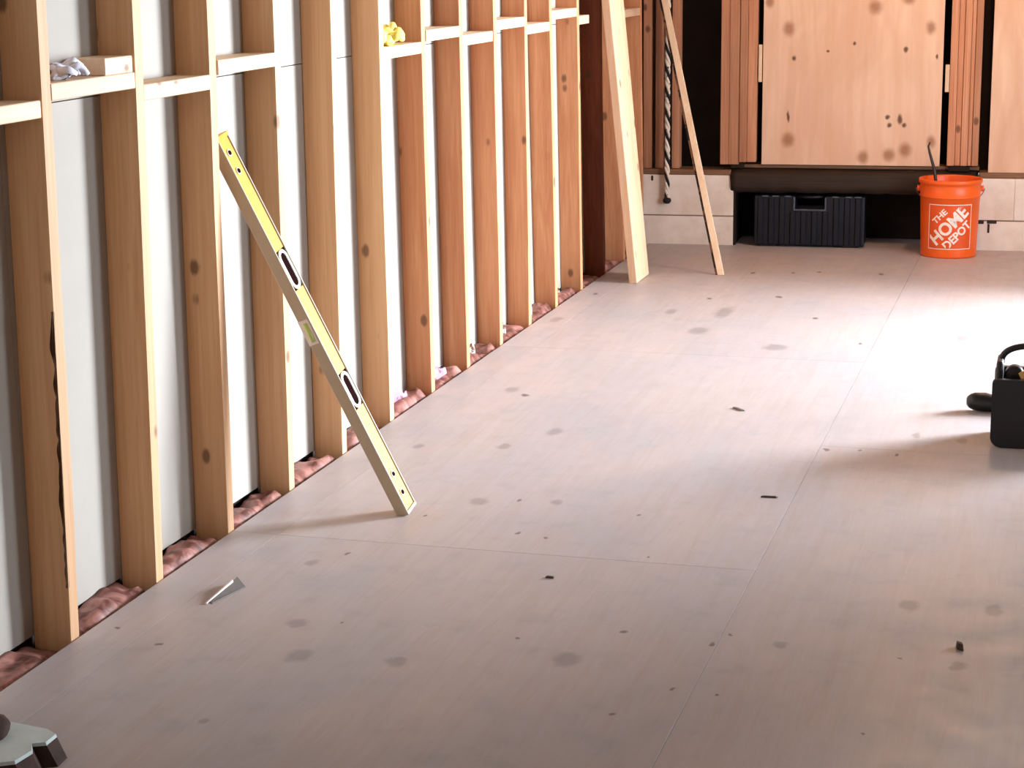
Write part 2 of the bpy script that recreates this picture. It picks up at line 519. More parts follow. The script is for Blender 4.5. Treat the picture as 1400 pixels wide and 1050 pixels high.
# blocking between studs (bay index, z of bottom)
NOG = {-4: 1.120, -3: 1.153, -2: 1.153, -1: 1.121, 0: 1.152, 1: 1.121, 2: 1.153, 5: 1.123, 6: 1.158, 7: 1.124, 8: 1.160, 9: 1.127, 10: 1.168, 11: 1.132, 13: 1.130}
for bay, z in NOG.items():
    (ya, yta, zta), (yb_, ytb, ztb) = STUD[bay + NEG], STUD[bay + NEG + 1]
    y0 = ya + (yta - ya) * z / zta + 0.038
    y1 = yb_ + (ytb - yb_) * z / ztb
    if bay == 11: y1 = 4.675
    rr = random.Random(bay + 50)
    boxobj('blocking', (-DEP + 0.002, 0.001 + rr.uniform(-0.002, 0.003), y0 + 0.0015, y1 - 0.0015, z, z + 0.036), W_NOG, wl, 0.002)
# plates
boxobj('sole_plate', (-DEP, -0.002, -4.7, 5.86, -0.17, -0.125), W_SILL, wl, 0.002)
boxobj('top_plate', (-DEP, 0.0, -4.7, 5.86, HT + 0.001, HT + 0.039), W_STUD, wl, 0.002)
# drywall sheets seen from behind
for (za, zb) in ((0.006, 1.1345), (1.137, 2.46)):
    for k, (a, b) in enumerate(((-4.7, -2.46), (-2.46, -0.02), (-0.02, 2.42), (2.42, 4.86), (4.86, 5.95))):
        boxobj('drywall_sheet', (-DEP - 0.0135, -DEP - 0.001, a + 0.001, b - 0.001, za, zb), DRY, wl)
boxobj('backing_board', (-DEP - 0.05, -DEP - 0.016, -4.7, 5.95, -0.17, 2.46), DARK, wl)


# insulation crammed in the foot of every bay
def lumps(name, y0, y1, seed, zbase, amp, mat, parent, x0=-0.086, x1=-0.002, tilt=0.0):
    bm = bmesh.new()
    nx, ny = 10, 30
    g = []
    for i in range(nx + 1):
        row = []
        for j in range(ny + 1):
            x = x0 + (x1 - x0) * i / nx
            y = y0 + (y1 - y0) * j / ny
            a = noise.noise(Vector((x * 11, y * 9, seed * 3.1)))
            b = noise.noise(Vector((x * 34, y * 26, seed * 1.7)))
            fall = min(1, (nx - i) / 3) ** 0.5 * min(1, j / 3, (ny - j) / 3)
            z = zbase + (amp * (0.45 + a) + amp * 0.45 * b) * fall - 0.02 * (1 - fall) - tilt * i / nx
            row.append(bm.verts.new((x, y, z)))
        g.append(row)
    for i in range(nx):
        for j in range(ny):
            bm.faces.new((g[i][j], g[i + 1][j], g[i + 1][j + 1], g[i][j + 1]))
    rim = [g[i][0] for i in range(nx + 1)] + [g[nx][j] for j in range(1, ny + 1)] + [g[i][ny] for i in range(nx - 1, -1, -1)] + [g[0][j] for j in range(ny - 1, 0, -1)]
    low = [bm.verts.new((v.co.x, v.co.y, -0.12)) for v in rim]
    for k in range(len(rim)):
        k2 = (k + 1) % len(rim)
        bm.faces.new((rim[k], rim[k2], low[k2], low[k]))
    return obj(name, bm, mat, parent, smooth=True)


for i in range(6, len(STUD) - 1):
    n = i - NEG
    ya = STUD[i][0] + 0.040
    yb_ = STUD[i + 1][0] - 0.002
    amp = 0.022 if n < 4 else 0.028
    lumps('insulation', ya, yb_, i + 0.37, -0.006, amp, INSUL, wl)


def flap(y0, y1, h, seed, mat, name):
    """a torn piece of facing standing up out of a bay"""
    bm = bmesh.new()
    n = 14
    fr, bk = [], []
    rr = random.Random(seed)
    for layer, dst in ((0, fr), (1, bk)):
        for j in range(n + 1):
            t = j / n
            y = y0 + (y1 - y0) * t
            top = h * (0.55 + 0.45 * math.sin(math.pi * min(1, t * 1.15) * 0.9 + 0.35)) * (0.85 + 0.3 * noise.noise(Vector((t * 6, seed, 0))))
            x = -0.050 + 0.015 * math.sin(t * 5 + seed)
            dst.append([bm.verts.new((x - 0.006 * layer + 0.02 * (1 - k / 5) * (k / 5), y, -0.03 + (top + 0.03) * k / 5)) for k in range(6)])
    for L in (fr, bk):
        for j in range(n):
            for k in range(5):
                bm.faces.new((L[j][k], L[j + 1][k], L[j + 1][k + 1], L[j][k + 1]))
    for j in range(n):
        bm.faces.new((fr[j][5], fr[j + 1][5], bk[j + 1][5], bk[j][5]))
        bm.faces.new((fr[j][0], bk[j][0], bk[j + 1][0], fr[j + 1][0]))
    for k in range(5):
        bm.faces.new((fr[0][k], fr[0][k + 1], bk[0][k + 1], bk[0][k]))
        bm.faces.new((fr[n][k], bk[n][k], bk[n][k + 1], fr[n][k + 1]))
    return obj(name, bm, mat, wl, smooth=True)


PINKP = m_speckle('pink_facing_paper', srgb(186, 140, 158), srgb(130, 84, 100), 24, 0.55, 0.8)
PALEP = m_speckle('torn_pale_paper', srgb(196, 176, 164), srgb(84, 58, 46), 40, 0.5, 0.85)
tag(flap(2.12, 2.30, 0.085, 3, PINKP, 'insulation_facing'), 'pink torn facing standing up in the bay')
tag(flap(2.55, 2.74, 0.055, 8, PINKP, 'insulation_facing'), 'pink torn facing in the bay')
for i, (y, h) in enumerate(((2.98, 0.06), (3.40, 0.075), (3.80, 0.085), (4.21, 0.085))):
    flap(y, y + 0.11, h, 11 + i, PALEP, 'torn_paper')

# ------------------------------------------------------------------ back wall (slightly out of square)
K = math.atan(0.06)
BY = 5.90
wb = tag(empty('wall_back', (0, BY, 0), K), 'framed back wall with plywood covers above a painted masonry curb', 'wall', kind='structure')
# masonry curb in two courses, open between x 0.42 and 1.57
for (xa, xb) in ((-0.10, 0.424), (1.575, 3.12)):
    n = max(1, round((xb - xa) / 0.40))
    for c_, (za, zb) in enumerate(((-0.06, 0.140), (0.146, 0.345))):
        bl = (xb - xa) / n
        cuts = [xa] + [xa + bl * (k + (0.5 if c_ and n > 1 else 0)) for k in range(0 if c_ and n > 1 else 1, n)] + [xb]
        for a, b in zip(cuts, cuts[1:]):
            boxobj('masonry_block', (a + 0.0004, b - 0.0004, 0.0, 0.19, za, zb), BLOCK, wb, 0.003, 2)
    boxobj('mortar_bed', (xa + 0.002, xb - 0.002, 0.006, 0.188, 0.02, 0.342), m_plain('mortar', srgb(150, 122, 104), 0.9), wb)
# dark recess behind the opening in the curb
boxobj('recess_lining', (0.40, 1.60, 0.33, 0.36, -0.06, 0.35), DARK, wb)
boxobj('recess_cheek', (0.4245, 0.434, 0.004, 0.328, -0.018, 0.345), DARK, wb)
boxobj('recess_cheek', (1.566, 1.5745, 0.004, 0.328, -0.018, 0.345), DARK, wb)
# dark beam over the opening with a rounded, worn nose
bm = bmesh.new()
nseg = 44
prof = [(0.16, 0.272), (0.012, 0.262), (0.0, 0.268), (-0.006, 0.290), (-0.010, 0.318), (-0.004, 0.345), (0.006, 0.362), (0.03, 0.374), (0.075, 0.377), (0.16, 0.374)]
rows = []
for k in range(nseg + 1):
    x = 0.412 + (1.585 - 0.412) * k / nseg
    row = []
    for q, (yy, zz) in enumerate(prof):
        w = 0.006 * noise.noise(Vector((x * 9, q * 1.3, 2.0))) + 0.004 * noise.noise(Vector((x * 31, q * 2.3, 5.0)))
        xx = x + (0.012 * noise.noise(Vector((q * 2.1, 7.7, k))) if k in (0, nseg) else 0)
        row.append(bm.verts.new((xx, yy + w, zz + w * 0.8)))
    rows.append(row)
for a, b in zip(rows, rows[1:]):
    for q in range(len(prof)):
        q2 = (q + 1) % len(prof)
        bm.faces.new((a[q], b[q], b[q2], a[q2]))
bm.faces.new(rows[0])
bm.faces.new(rows[-1][::-1])
tag(obj('beam', bm, TIMBER, wb, smooth=True), 'dark weathered beam over the recess')
# sill plates on the curb
boxobj('sill_plate', (-0.10, 0.410, 0.004, 0.150, 0.346, 0.372), W_SILL, wb, 0.003)
boxobj('sill_plate', (0.412, 1.60, 0.048, 0.170, 0.379, 0.397), W_SILL, wb, 0.004)
boxobj('sill_plate', (1.602, 3.12, 0.02, 0.150, 0.346, 0.372), W_SILL, wb, 0.003)
# black scraps of felt on the sill
boxobj('felt_scrap', (0.405, 0.470, 0.020, 0.06, 0.378, 0.408), DARK, wb, 0.006, 2)
boxobj('felt_scrap', (1.455, 1.555, 0.012, 0.047, 0.376, 0.402), DARK, wb, 0.004, 2)
ZT = 2.46
# single studs near the corner, then the packs either side of the plywood
for (xa, xb, yd, zb_) in ((-0.030, 0.012, 0.03, 0.373), (0.030, 0.067, 0.03, 0.373), (0.112, 0.150, 0.03, 0.373),
                          (0.354, 0.395, 0.012, 0.398), (0.396, 0.446, 0.016, 0.398), (0.447, 0.484, 0.010, 0.410), (0.485, 0.530, 0.018, 0.410)):
    boxobj('stud', (xa, xb, yd, yd + 0.089, zb_, ZT), W_BACK, wb, 0.003, 2)
for (xa, xb, yd) in ((1.445, 1.480, 0.012), (1.481, 1.508, 0.018), (1.509, 1.540, 0.010), (1.541, 1.560, 0.020), (1.561, 1.592, 0.012)):
    boxobj('stud', (xa, xb, yd, yd + 0.089, 0.404, ZT), W_BACK, wb, 0.003, 2)
for xa in (1.95, 2.36, 2.76):
    boxobj('stud', (xa, xa + 0.038, 0.09, 0.15, 0.373, ZT), W_BACK, wb, 0.003)
# dark cavity behind
boxobj('cavity_backing', (-0.10, 3.12, 0.26, 0.29, 0.345, ZT), DARK, wb)
# plywood cover sheets
boxobj('plywood_cover', (0.556, 1.412, 0.030, 0.048, 0.3985, ZT), PLY, wb, 0.0015, origin=False)
boxobj('plywood_cover', (1.640, 2.86, 0.020, 0.038, 0.373, ZT), PLY, wb, 0.0015, origin=False)
boxobj('shim', (1.424, 1.444, 0.016, 0.030, 0.755, 0.885), W_NOG, wb, 0.002)
boxobj('shim', (0.535, 0.552, 0.02, 0.034, 0.80, 0.98), W_NOG, wb, 0.002)
boxobj('top_plate', (-0.10, 3.12, 0.01, 0.15, ZT + 0.001, ZT + 0.04), W_BACK, wb)
# iron stains and cracks on the curb
for (xa, xb, za, zb) in ((1.60, 1.63, 0.128, 0.145), (1.645, 1.69, 0.130, 0.145), (1.648, 1.658, 0.085, 0.128), (0.015, 0.025, 0.315, 0.340), (0.25, 0.275, 0.30, 0.312)):
    boxobj('tie_stub', (xa, xb, -0.003, 0.004, za, zb), STEEL, wb, 0.0015)

# ------------------------------------------------------------------ unseen shell: right wall with a window, rear wall with doorway, ceiling
wr = tag(empty('wall_right'), 'plain side wall with two window openings', 'wall', kind='structure')
WINS = ((2.85, 4.85, 0.20, 1.80), (1.20, 2.00, 0.30, 1.80))
for (ya, yb_, za, zb) in ((Y0, 1.20, 0.001, 2.5), (2.00, 2.85, 0.001, 2.5), (4.85, 6.45, 0.001, 2.5), (2.85, 4.85, 0.001, 0.20), (2.85, 4.85, 1.80, 2.5),
                          (1.20, 2.00, 0.001, 0.30), (1.20, 2.00, 1.80, 2.5)):
    boxobj('wall_board', (X1 + 0.001, X1 + 0.24, ya, yb_, za, zb), CEIL, wr)
for q, (ya, yb_, za, zb) in enumerate(WINS):
    wn = tag(empty('window_%d' % (q + 1), (X1, (ya + yb_) / 2, za)), ('wide' if q == 0 else 'narrow') + ' window frame in the side wall', 'window', kind='structure')
    hw, hh = (yb_ - ya) / 2, zb - za
    for (a, b, c, d) in ((-hw, -hw + 0.04, 0, hh), (hw - 0.04, hw, 0, hh), (-hw + 0.04, hw - 0.04, 0, 0.04), (-hw + 0.04, hw - 0.04, hh - 0.04, hh)):
        boxobj('window_frame', (-0.03, 0.0, a, b, c, d), WHITE, wn)
wq = tag(empty('wall_rear'), 'lumber wall with a wide doorway', 'wall', kind='structure')
for (xa, xb, za, zb) in ((-0.1, 0.45, 0.001, 2.5), (2.95, 3.06, 0.001, 2.5), (0.45, 2.95, 2.42, 2.5)):
    boxobj('wall_board', (xa, xb, Y0 - 0.05, Y0 - 0.001, za, zb), W_SHELL, wq)
ce = tag(boxobj('ceiling', (-0.15, 3.1, Y0 - 0.05, 6.45, 2.501, 2.55), CEIL), 'plain ceiling', 'ceiling', kind='structure')

# bare bulb on the ceiling, and an added warm fill built the same way
def ceiling_lamp_or_fill(x, y, power, color, label):
    lamp = tag(empty('ceiling_lamp_or_fill', (x, y, 2.5)), label, 'lamp')
    bm = bmesh.new()
    lathe(bm, [(0, 0), (0.06, 0), (0.06, -0.02), (0.03, -0.04), (0.03, -0.07), (0, -0.07)], 24)
    obj('lamp_holder', bm, WHITE, lamp)
    bm = bmesh.new()
    lathe(bm, [(0.0, -0.071), (0.014, -0.073), (0.032, -0.105), (0.034, -0.125), (0.022, -0.148), (0, -0.155)], 20)
    bulb = NT('lit_bulb')
    bulb.b.inputs['Emission Color'].default_value = (1, 0.82, 0.6, 1)
    bulb.b.inputs['Emission Strength'].default_value = 6
    obj('bulb', bm, bulb.out((1, 0.9, 0.8)), lamp, smooth=True)
    ld = bpy.data.lights.new('ceiling_lamp_or_fill_light', 'POINT')
    ld.energy = power
    ld.color = color
    ld.shadow_soft_size = 0.05
    lo = bpy.data.objects.new('ceiling_lamp_or_fill_light', ld)
    lo.location = (0, 0, -0.22)
    col.objects.link(lo)
    lo.parent = lamp


ceiling_lamp_or_fill(1.05, -1.55, 7, (1.0, 0.88, 0.74), 'bare bulb on the ceiling over the doorway end of the room')
ceiling_lamp_or_fill(1.75, 4.70, 66, (1.0, 0.62, 0.36), 'added warm fill bulb on the ceiling above the bucket and tool case')  # unseen fill light, added to warm and brighten the far end


# ------------------------------------------------------------------ spirit level leaning on a stud
def frame_matrix(base, axis, normal):
    a = axis.normalized()
    n = (normal - a * normal.dot(a)).normalized()
    w = a.cross(n)            # width direction
    m = Matrix((n, w, a)).transposed().to_4x4()
    m.translation = base
    return m


LB, LT = Vector((0.386, 1.090, 0.0)), Vector((-0.027, 0.896, 1.0))
L = (LT - LB).length
lm = frame_matrix(LB, LT - LB, Vector((1, 0.0, 0)))
lv = empty('spirit_level')
lv.matrix_world = lm
tag(lv, 'long yellow and grey spirit level leaning from floor to stud', 'spirit level')
TH, WD = 0.033, 0.066
W2 = WD / 2
# local x = face normal, y = width, z = along
tilt = math.asin(min(1, (lm.to_3x3() @ Vector((1, 0, 0))).z))
zb0 = 0.0


def level_box(name, x0, x1, y0, y1, z0, z1, mat, bevel=0.0015, parent=lv):
    bm = bmesh.new()
    box(bm, x0, x1, y0, y1, z0, z1, bevel, 1)
    return obj(name, bm, mat, parent)


for s in (-1, 1):
    level_box('edge_rail', -TH / 2, TH / 2, s * W2 - (0.006 if s > 0 else 0), s * W2 + (0.006 if s < 0 else 0), 0.006, L - 0.004, GREYAL)
slots = [(0.335 * L, 0.052), (0.655 * L, 0.055)]
mid = 0.505 * L
# yellow web, split round the two vial slots
zc = [0.010] + [v for c_, h in slots for v in (c_ - h, c_ + h)] + [L - 0.008]
for k in range(0, len(zc), 2):
    level_box('web', -TH / 2 + 0.003, TH / 2 - 0.003, -W2 + 0.006, W2 - 0.006, zc[k], zc[k + 1], YELLOW, 0.001)
for c_, h in slots:
    level_box('vial_recess', -TH / 2 + 0.005, TH / 2 - 0.004, -W2 + 0.006, W2 - 0.006, c_ - h, c_ + h, MAROON, 0)
    # oval white surround standing on the face
    bm = bmesh.new()
    n = 40
    outer, inner, o2, i2 = [], [], [], []
    for k in range(n):
        a = 2 * math.pi * k / n
        def sup(ry, rz):
            cy, cz = math.cos(a), math.sin(a)
            zz = (rz - ry) * (1 if cz > 0 else -1) + ry * cz if abs(cz) > 1e-6 else 0
            return ry * cy, zz
        yo, zo = sup(0.0235, h)
        yi, zi = sup(0.0150, h - 0.009)
        outer.append(bm.verts.new((TH / 2 - 0.001, yo, c_ + zo)))
        inner.append(bm.verts.new((TH / 2 - 0.001, yi, c_ + zi)))
        o2.append(bm.verts.new((TH / 2 - 0.004, yo, c_ + zo)))
        i2.append(bm.verts.new((TH / 2 - 0.004, yi, c_ + zi)))
    for k in range(n):
        k2 = (k + 1) % n
        bm.faces.new((outer[k], outer[k2], inner[k2], inner[k]))
        bm.faces.new((outer[k], o2[k], o2[k2], outer[k2]))
        bm.faces.new((inner[k], inner[k2], i2[k2], i2[k]))
    sr = obj('slot_surround', bm, WHITE, lv)
# middle vial let into the near rail, and round end vials
level_box('centre_vial_seat', -TH / 2 - 0.0008, TH / 2 - 0.004, -W2 - 0.0008, -W2 + 0.02, mid - 0.035, mid + 0.035, WHITE, 0.001)
bm = bmesh.new()
tube(bm, [(0, -W2 + 0.001, mid - 0.026), (0, -W2 + 0.001, mid + 0.026)], 0.007, 12)
obj('centre_vial', bm, VIAL, lv, smooth=True)
for c_ in (0.06, 0.115, L - 0.05, L - 0.10):
    bm = bmesh.new()
    tube(bm, [(TH / 2 - 0.006, -0.004, c_), (TH / 2 + 0.0005, -0.004, c_)], 0.0065, 16)
    obj('hang_hole', bm, MAROON, lv)
    bm = bmesh.new()
    tube(bm, [(TH / 2 - 0.006, -0.004, c_), (TH / 2 - 0.001, -0.004, c_)], 0.0095, 16)
    obj('hole_ring', bm, WHITE, lv)
level_box('end_cap', -TH / 2 - 0.0005, TH / 2 + 0.0005, -W2 - 0.0005, W2 + 0.0005, 0.004, 0.0135, GREYAL, 0.001)
level_box('end_cap', -TH / 2 - 0.0005, TH / 2 + 0.0005, -W2 - 0.0005, W2 + 0.0005, L - 0.012, L, YELLOW, 0.001)


# ------------------------------------------------------------------ plank and lath leaning in the far corner
def slab4(name, b0, b1, t0, t1, thick, normal, mat, parent=None, bevel=0.003):
    """a plank given by the two bottom corners and two top corners of one face, thickness along -normal"""
    n = Vector(normal).normalized() * thick
    b0, b1, t0, t1 = map(Vector, (b0, b1, t0, t1))
    o = b0.copy()
    bm = bmesh.new()
    hexa(bm, [p - o for p in (b0 - n, b0, b1, b1 - n, t0 - n, t0, t1, t1 - n)], bevel, 2)
    return obj(name, bm, mat, parent, o)


pk = slab4('leaning_plank', (0.205, 4.715, 0.002), (0.205, 4.965, 0.002), (0.042, 4.745, 1.55), (0.050, 4.985, 1.55), 0.036, (1, 0, 0.10), W_PLANK)
tag(pk, 'wide pale plank leaning on the stud wall near the corner', 'plank')
lath = empty('lath', (0.520, 5.02, 0.0))
tag(lath, 'thin pale lath strip leaning into the corner', 'lath')
d0 = Vector((-0.497, 0.655, 1.65))
for nm, y0_, y1_, mt in (('strip', -0.006, 0.006, W_LATH),):
    o = slab4(nm, (0.019, -0.007, 0.001), (0.019, 0.007, 0.001), (0.019 + d0.x, d0.y - 0.007, d0.z), (0.019 + d0.x, d0.y + 0.007, d0.z), 0.029, (1, 0, 0), mt, lath, 0.001)
# mottled strip fixed along its side
o = slab4('stained_edge', (-0.0105, -0.005, 0.001), (-0.0105, 0.005, 0.001), (-0.0105 + d0.x, d0.y - 0.005, d0.z), (-0.0105 + d0.x, d0.y + 0.005, d0.z), 0.010, (1, 0, 0), LATHMARK, lath, 0.0005)
tag(o, 'dark blotched edge')

# ------------------------------------------------------------------ rope hanging down over the curb
rp = empty('hanging_rope', (0.099, 5.883, 2.50))
tag(rp, 'black and white twisted rope hanging in front of the curb', 'rope')
for q, mt in ((0, RBLACK), (1, RWHITE), (2, RWHITE)):
    bm = bmesh.new()
    pts = []
    N = 330
    for k in range(N + 1):
        z = -0.02 - (2.27) * k / N
        a = -z * 60 + q * 2 * math.pi / 3
        pts.append((0.0068 * math.cos(a), 0.0068 * math.sin(a), z))
    tube(bm, pts, 0.0072, 6)
    obj('strand', bm, mt, rp, smooth=True)
bm = bmesh.new()
bmesh.ops.create_icosphere(bm, subdivisions=3, radius=1)
for v in bm.verts:
    v.co = Vector((v.co.x * 0.021, v.co.y * 0.021, v.co.z * 0.017 - 2.28)) + Vector((0, 0, 0.003 * noise.noise(v.co * 3)))
obj('end_knot', bm, RBLACK, rp, smooth=True)

# ------------------------------------------------------------------ orange bucket
bk = empty('bucket', (1.475, 5.822, 0.0))
tag(bk, 'orange plastic bucket with white diagonal lettering', 'bucket')
bm = bmesh.new()
lathe(bm, [(0, 0.004), (0.120, 0.004), (0.126, 0.0), (0.1295, 0.004), (0.1295, 0.010), (0.1355, 0.200), (0.1385, 0.282), (0.1425, 0.284), (0.1425, 0.289), (0.1395, 0.291),
           (0.1405, 0.335), (0.1405, 0.345), (0.146, 0.347), (0.148, 0.352), (0.148, 0.362), (0.146, 0.366), (0.141, 0.366), (0.1385, 0.360),
           (0.136, 0.280), (0.127, 0.012), (0.0, 0.012)], 72)
obj('bucket_body', bm, ORANGE, bk, smooth=True)


def bucket_r(z): return 0.1295 + (0.1355 - 0.1295) * (z - 0.01) / 0.19 if z < 0.2 else 0.1355 + 0.003 * (z - 0.2) / 0.082


def wrap(bm, ang0, lift):
    for v in bm.verts:
        u, z, l = v.co.x, v.co.z, v.co.y
        r = bucket_r(z) + lift - l
        a = ang0 + u / bucket_r(z)
        v.co = Vector((r * math.cos(a), r * math.sin(a), z))


CA = math.atan2(CAM.y - 5.822, CAM.x - 1.475) + 0.03
ZC, HS = 0.150, 0.106


def flat_rect(bm, x0, x1, z0, z1, n=16):
    vs = [[bm.verts.new((x0 + (x1 - x0) * k / n, 0, z)) for z in (z0, z1)] for k in range(n + 1)]
    for a, b in zip(vs, vs[1:]): bm.faces.new((a[0], b[0], b[1], a[1]))


bm = bmesh.new()
flat_rect(bm, -HS, HS, ZC - HS, ZC + HS)
wrap(bm, CA, 0.0006)
logo = obj('logo_panel', bm, ORANGE2, bk)
tag(logo, 'square orange emblem with white stencil lettering')
bm = bmesh.new()
w = 0.0035
flat_rect(bm, -HS, HS, ZC + HS - w, ZC + HS)
flat_rect(bm, -HS, HS, ZC - HS, ZC - HS + w)
flat_rect(bm, -HS, -HS + w, ZC - HS + w, ZC + HS - w, 1)
flat_rect(bm, HS - w, HS, ZC - HS + w, ZC + HS - w, 1)
wrap(bm, CA, 0.0012)
obj('logo_border', bm, PRINT, logo)


def text_mesh(body, size):
    cu_ = bpy.data.curves.new('lettering', 'FONT')
    cu_.body = body
    cu_.size = size
    cu_.align_x = 'CENTER'
    cu_.align_y = 'CENTER'
    cu_.offset = size * 0.035
    cu_.resolution_u = 4
    to = bpy.data.objects.new('lettering', cu_)
    col.objects.link(to)
    bpy.context.view_layer.update()
    dg = bpy.context.evaluated_depsgraph_get()
    me = bpy.data.meshes.new_from_object(to.evaluated_get(dg))
    bpy.data.objects.remove(to, do_unlink=True)
    bpy.data.curves.remove(cu_)
    return me


for body, size, du, dv, sx in (('THE', 0.040, -0.048, 0.048, 1.1), ('HOME', 0.086, -0.004, 0.004, 0.90), ('DEPOT', 0.056, 0.036, -0.040, 0.92)):
    me = text_mesh(body, size)
    bm = bmesh.new()
    bm.from_mesh(me)
    bpy.data.meshes.remove(me)
    ca, sa = math.cos(math.radians(45)), math.sin(math.radians(45))
    for v in bm.verts:
        x, y = v.co.x * sx, v.co.y
        v.co = Vector((x * ca - y * sa * 0.95 + du, 0, x * sa + y * ca * 0.95 + ZC + dv))
    bmesh.ops.remove_doubles(bm, verts=bm.verts[:], dist=1e-5)
    for k in range(-14, 15):
        bmesh.ops.bisect_plane(bm, geom=bm.verts[:] + bm.edges[:] + bm.faces[:], plane_co=(k * 0.008, 0, 0), plane_no=(1, 0, 0))
    bad = [f for f in bm.faces if any(abs(v.co.x) > HS - 0.004 or abs(v.co.z - ZC) > HS - 0.004 for v in f.verts)]
    bmesh.ops.delete(bm, geom=bad, context='FACES')
    wrap(bm, CA, 0.0016)
    me = bpy.data.meshes.new('lettering')
    bm.to_mesh(me)
    bm.free()
    mobj('lettering', me, PRINT, logo)
# ears and wire handle hanging at the side
for s in (-1, 1):
    bm = bmesh.new()
    a = CA + s * math.pi / 2
    c_ = Vector((0.141 * math.cos(a), 0.141 * math.sin(a), 0.318))
    dd = Vector((math.cos(a), math.sin(a), 0))
    tube(bm, [c_, c_ + dd * 0.012], 0.014, 14)
    obj('ear', bm, ORANGE, bk)
bm = bmesh.new()
pts = []
for k in range(33):
    t = math.pi * k / 32
    a1 = Vector((math.cos(CA + math.pi / 2), math.sin(CA + math.pi / 2), 0))
    a2 = Vector((math.cos(CA + math.pi), math.sin(CA + math.pi), 0))
    pts.append(a1 * 0.157 * math.cos(t) + a2 * 0.152 * math.sin(t) + Vector((0, 0, 0.318 - 0.10 * math.sin(t))))
tube(bm, pts, 0.0022, 6)
obj('wire_handle', bm, WIRE, bk, smooth=True)

# dark bar standing in the bucket
bm = bmesh.new()
tube(bm, [(1.455, 5.80, 0.017), (1.428, 5.815, 0.20), (1.398, 5.83, 0.40), (1.372, 5.84, 0.48), (1.364, 5.842, 0.512), (1.372, 5.843, 0.532)],
     [0.007, 0.007, 0.0075, 0.006, 0.005, 0.003], 8)
tag(obj('pry_bar', bm, STEEL, smooth=True), 'thin dark bar with a bent tip standing in the orange bucket', 'bar')

# ------------------------------------------------------------------ tool case under the beam
tcx, tcy = 0.797, 5.925
tcs = empty('tool_case', (tcx, tcy, 0.0), K * 0.8)
tag(tcs, 'dark navy ribbed plastic tool case with a handle notch on top', 'tool case')
Wc, Hc = 0.268, 0.250
bm = bmesh.new()
NL, NR, NB = -0.070, 0.076, 0.188
for (xa, xb, za, zb) in ((-Wc, NL, 0.008, Hc), (NR, Wc, 0.008, Hc), (NL - 0.002, NR + 0.002, 0.008, NB)):
    box(bm, xa, xb, 0.0, 0.15, za, zb, 0.006, 2)
obj('case_body', bm, NAVY, tcs)
ribx = [-0.236 + 0.0525 * k for k in range(10)]
bm = None
for x in ribx:
    top = NB - 0.012 if NL - 0.01 < x < NR + 0.01 else Hc - 0.008
    bm = bmesh.new()
    hexa(bm, [(x - 0.019, 0.002, 0.016), (x + 0.019, 0.002, 0.016), (x + 0.019, 0.004, 0.016), (x - 0.019, 0.004, 0.016),
              (x - 0.019, 0.002, top), (x + 0.019, 0.002, top), (x + 0.019, 0.004, top), (x - 0.019, 0.004, top)])
    for v in bm.verts:
        if v.co.y < 0.003: v.co.y = -0.007; v.co.x = x + (v.co.x - x) * 0.55
    obj('rib', bm, NAVY, tcs)
bm = bmesh.new()
box(bm, NL - 0.007, NL + 0.001, -0.008, 0.02, NB - 0.004, Hc - 0.004, 0.002)
box(bm, NR - 0.001, NR + 0.007, -0.008, 0.02, NB - 0.004, Hc - 0.004, 0.002)
box(bm, NL - 0.007, NR + 0.007, -0.008, 0.02, NB - 0.008, NB, 0.002)
tag(obj('notch_rim', bm, NAVYL, tcs), 'pale worn rim of the handle notch')
bm = bmesh.new()
tube(bm, [(NL, 0.075, Hc - 0.012), (NR, 0.075, Hc - 0.012)], 0.011, 12)
obj('handle', bm, BLACKP, tcs, smooth=True)
for x in (-0.215, -0.165, -0.105, 0.125, 0.19, 0.235):
    boxobj('worn_lip', (x - 0.016, x + 0.016, -0.004, 0.012, Hc - 0.004, Hc + 0.002), NAVYL, tcs, 0.001)
for x in (-0.2, 0.2):
    boxobj('foot', (x - 0.04, x + 0.04, 0.012, 0.14, 0.0, 0.009), BLACKP, tcs, 0.001)

# ------------------------------------------------------------------ black tool tote at the right edge, with tools in it
tx, ty = 1.832, 2.135
tote = empty('tool_tote', (tx, ty, 0.0))
tag(tote, 'black open tool tote with arched handle standing on the plywood floor', 'tool tote')


def rounded_prism(bm, pts, y0, y1, bevel=0.006):
    a = [bm.verts.new((x, y0, z)) for x, z in pts]
    b = [bm.verts.new((x, y1, z)) for x, z in pts]
    f1 = bm.faces.new(a[::-1])
    f2 = bm.faces.new(b)
    n = len(pts)
    for k in range(n): bm.faces.new((a[k], a[(k + 1) % n], b[(k + 1) % n], b[k]))
    es = list(f1.edges) + list(f2.edges)
    bmesh.ops.bevel(bm, geom=es, offset=bevel, segments=2, affect='EDGES', profile=0.5)


def rrect(x0, x1, z0, z1, rb, rt, n=6):
    p = []
    for (cx, cz, r, a0) in ((x0 + rb, z0 + rb, rb, 180), (x1 - rb, z0 + rb, rb, 270), (x1 - rt, z1 - rt, rt, 0), (x0 + rt, z1 - rt, rt, 90)):
        for k in range(n + 1):
            a = math.radians(a0 + 90 * k / n)
            p.append((cx + r * math.cos(a), cz + r * math.sin(a)))
    return p


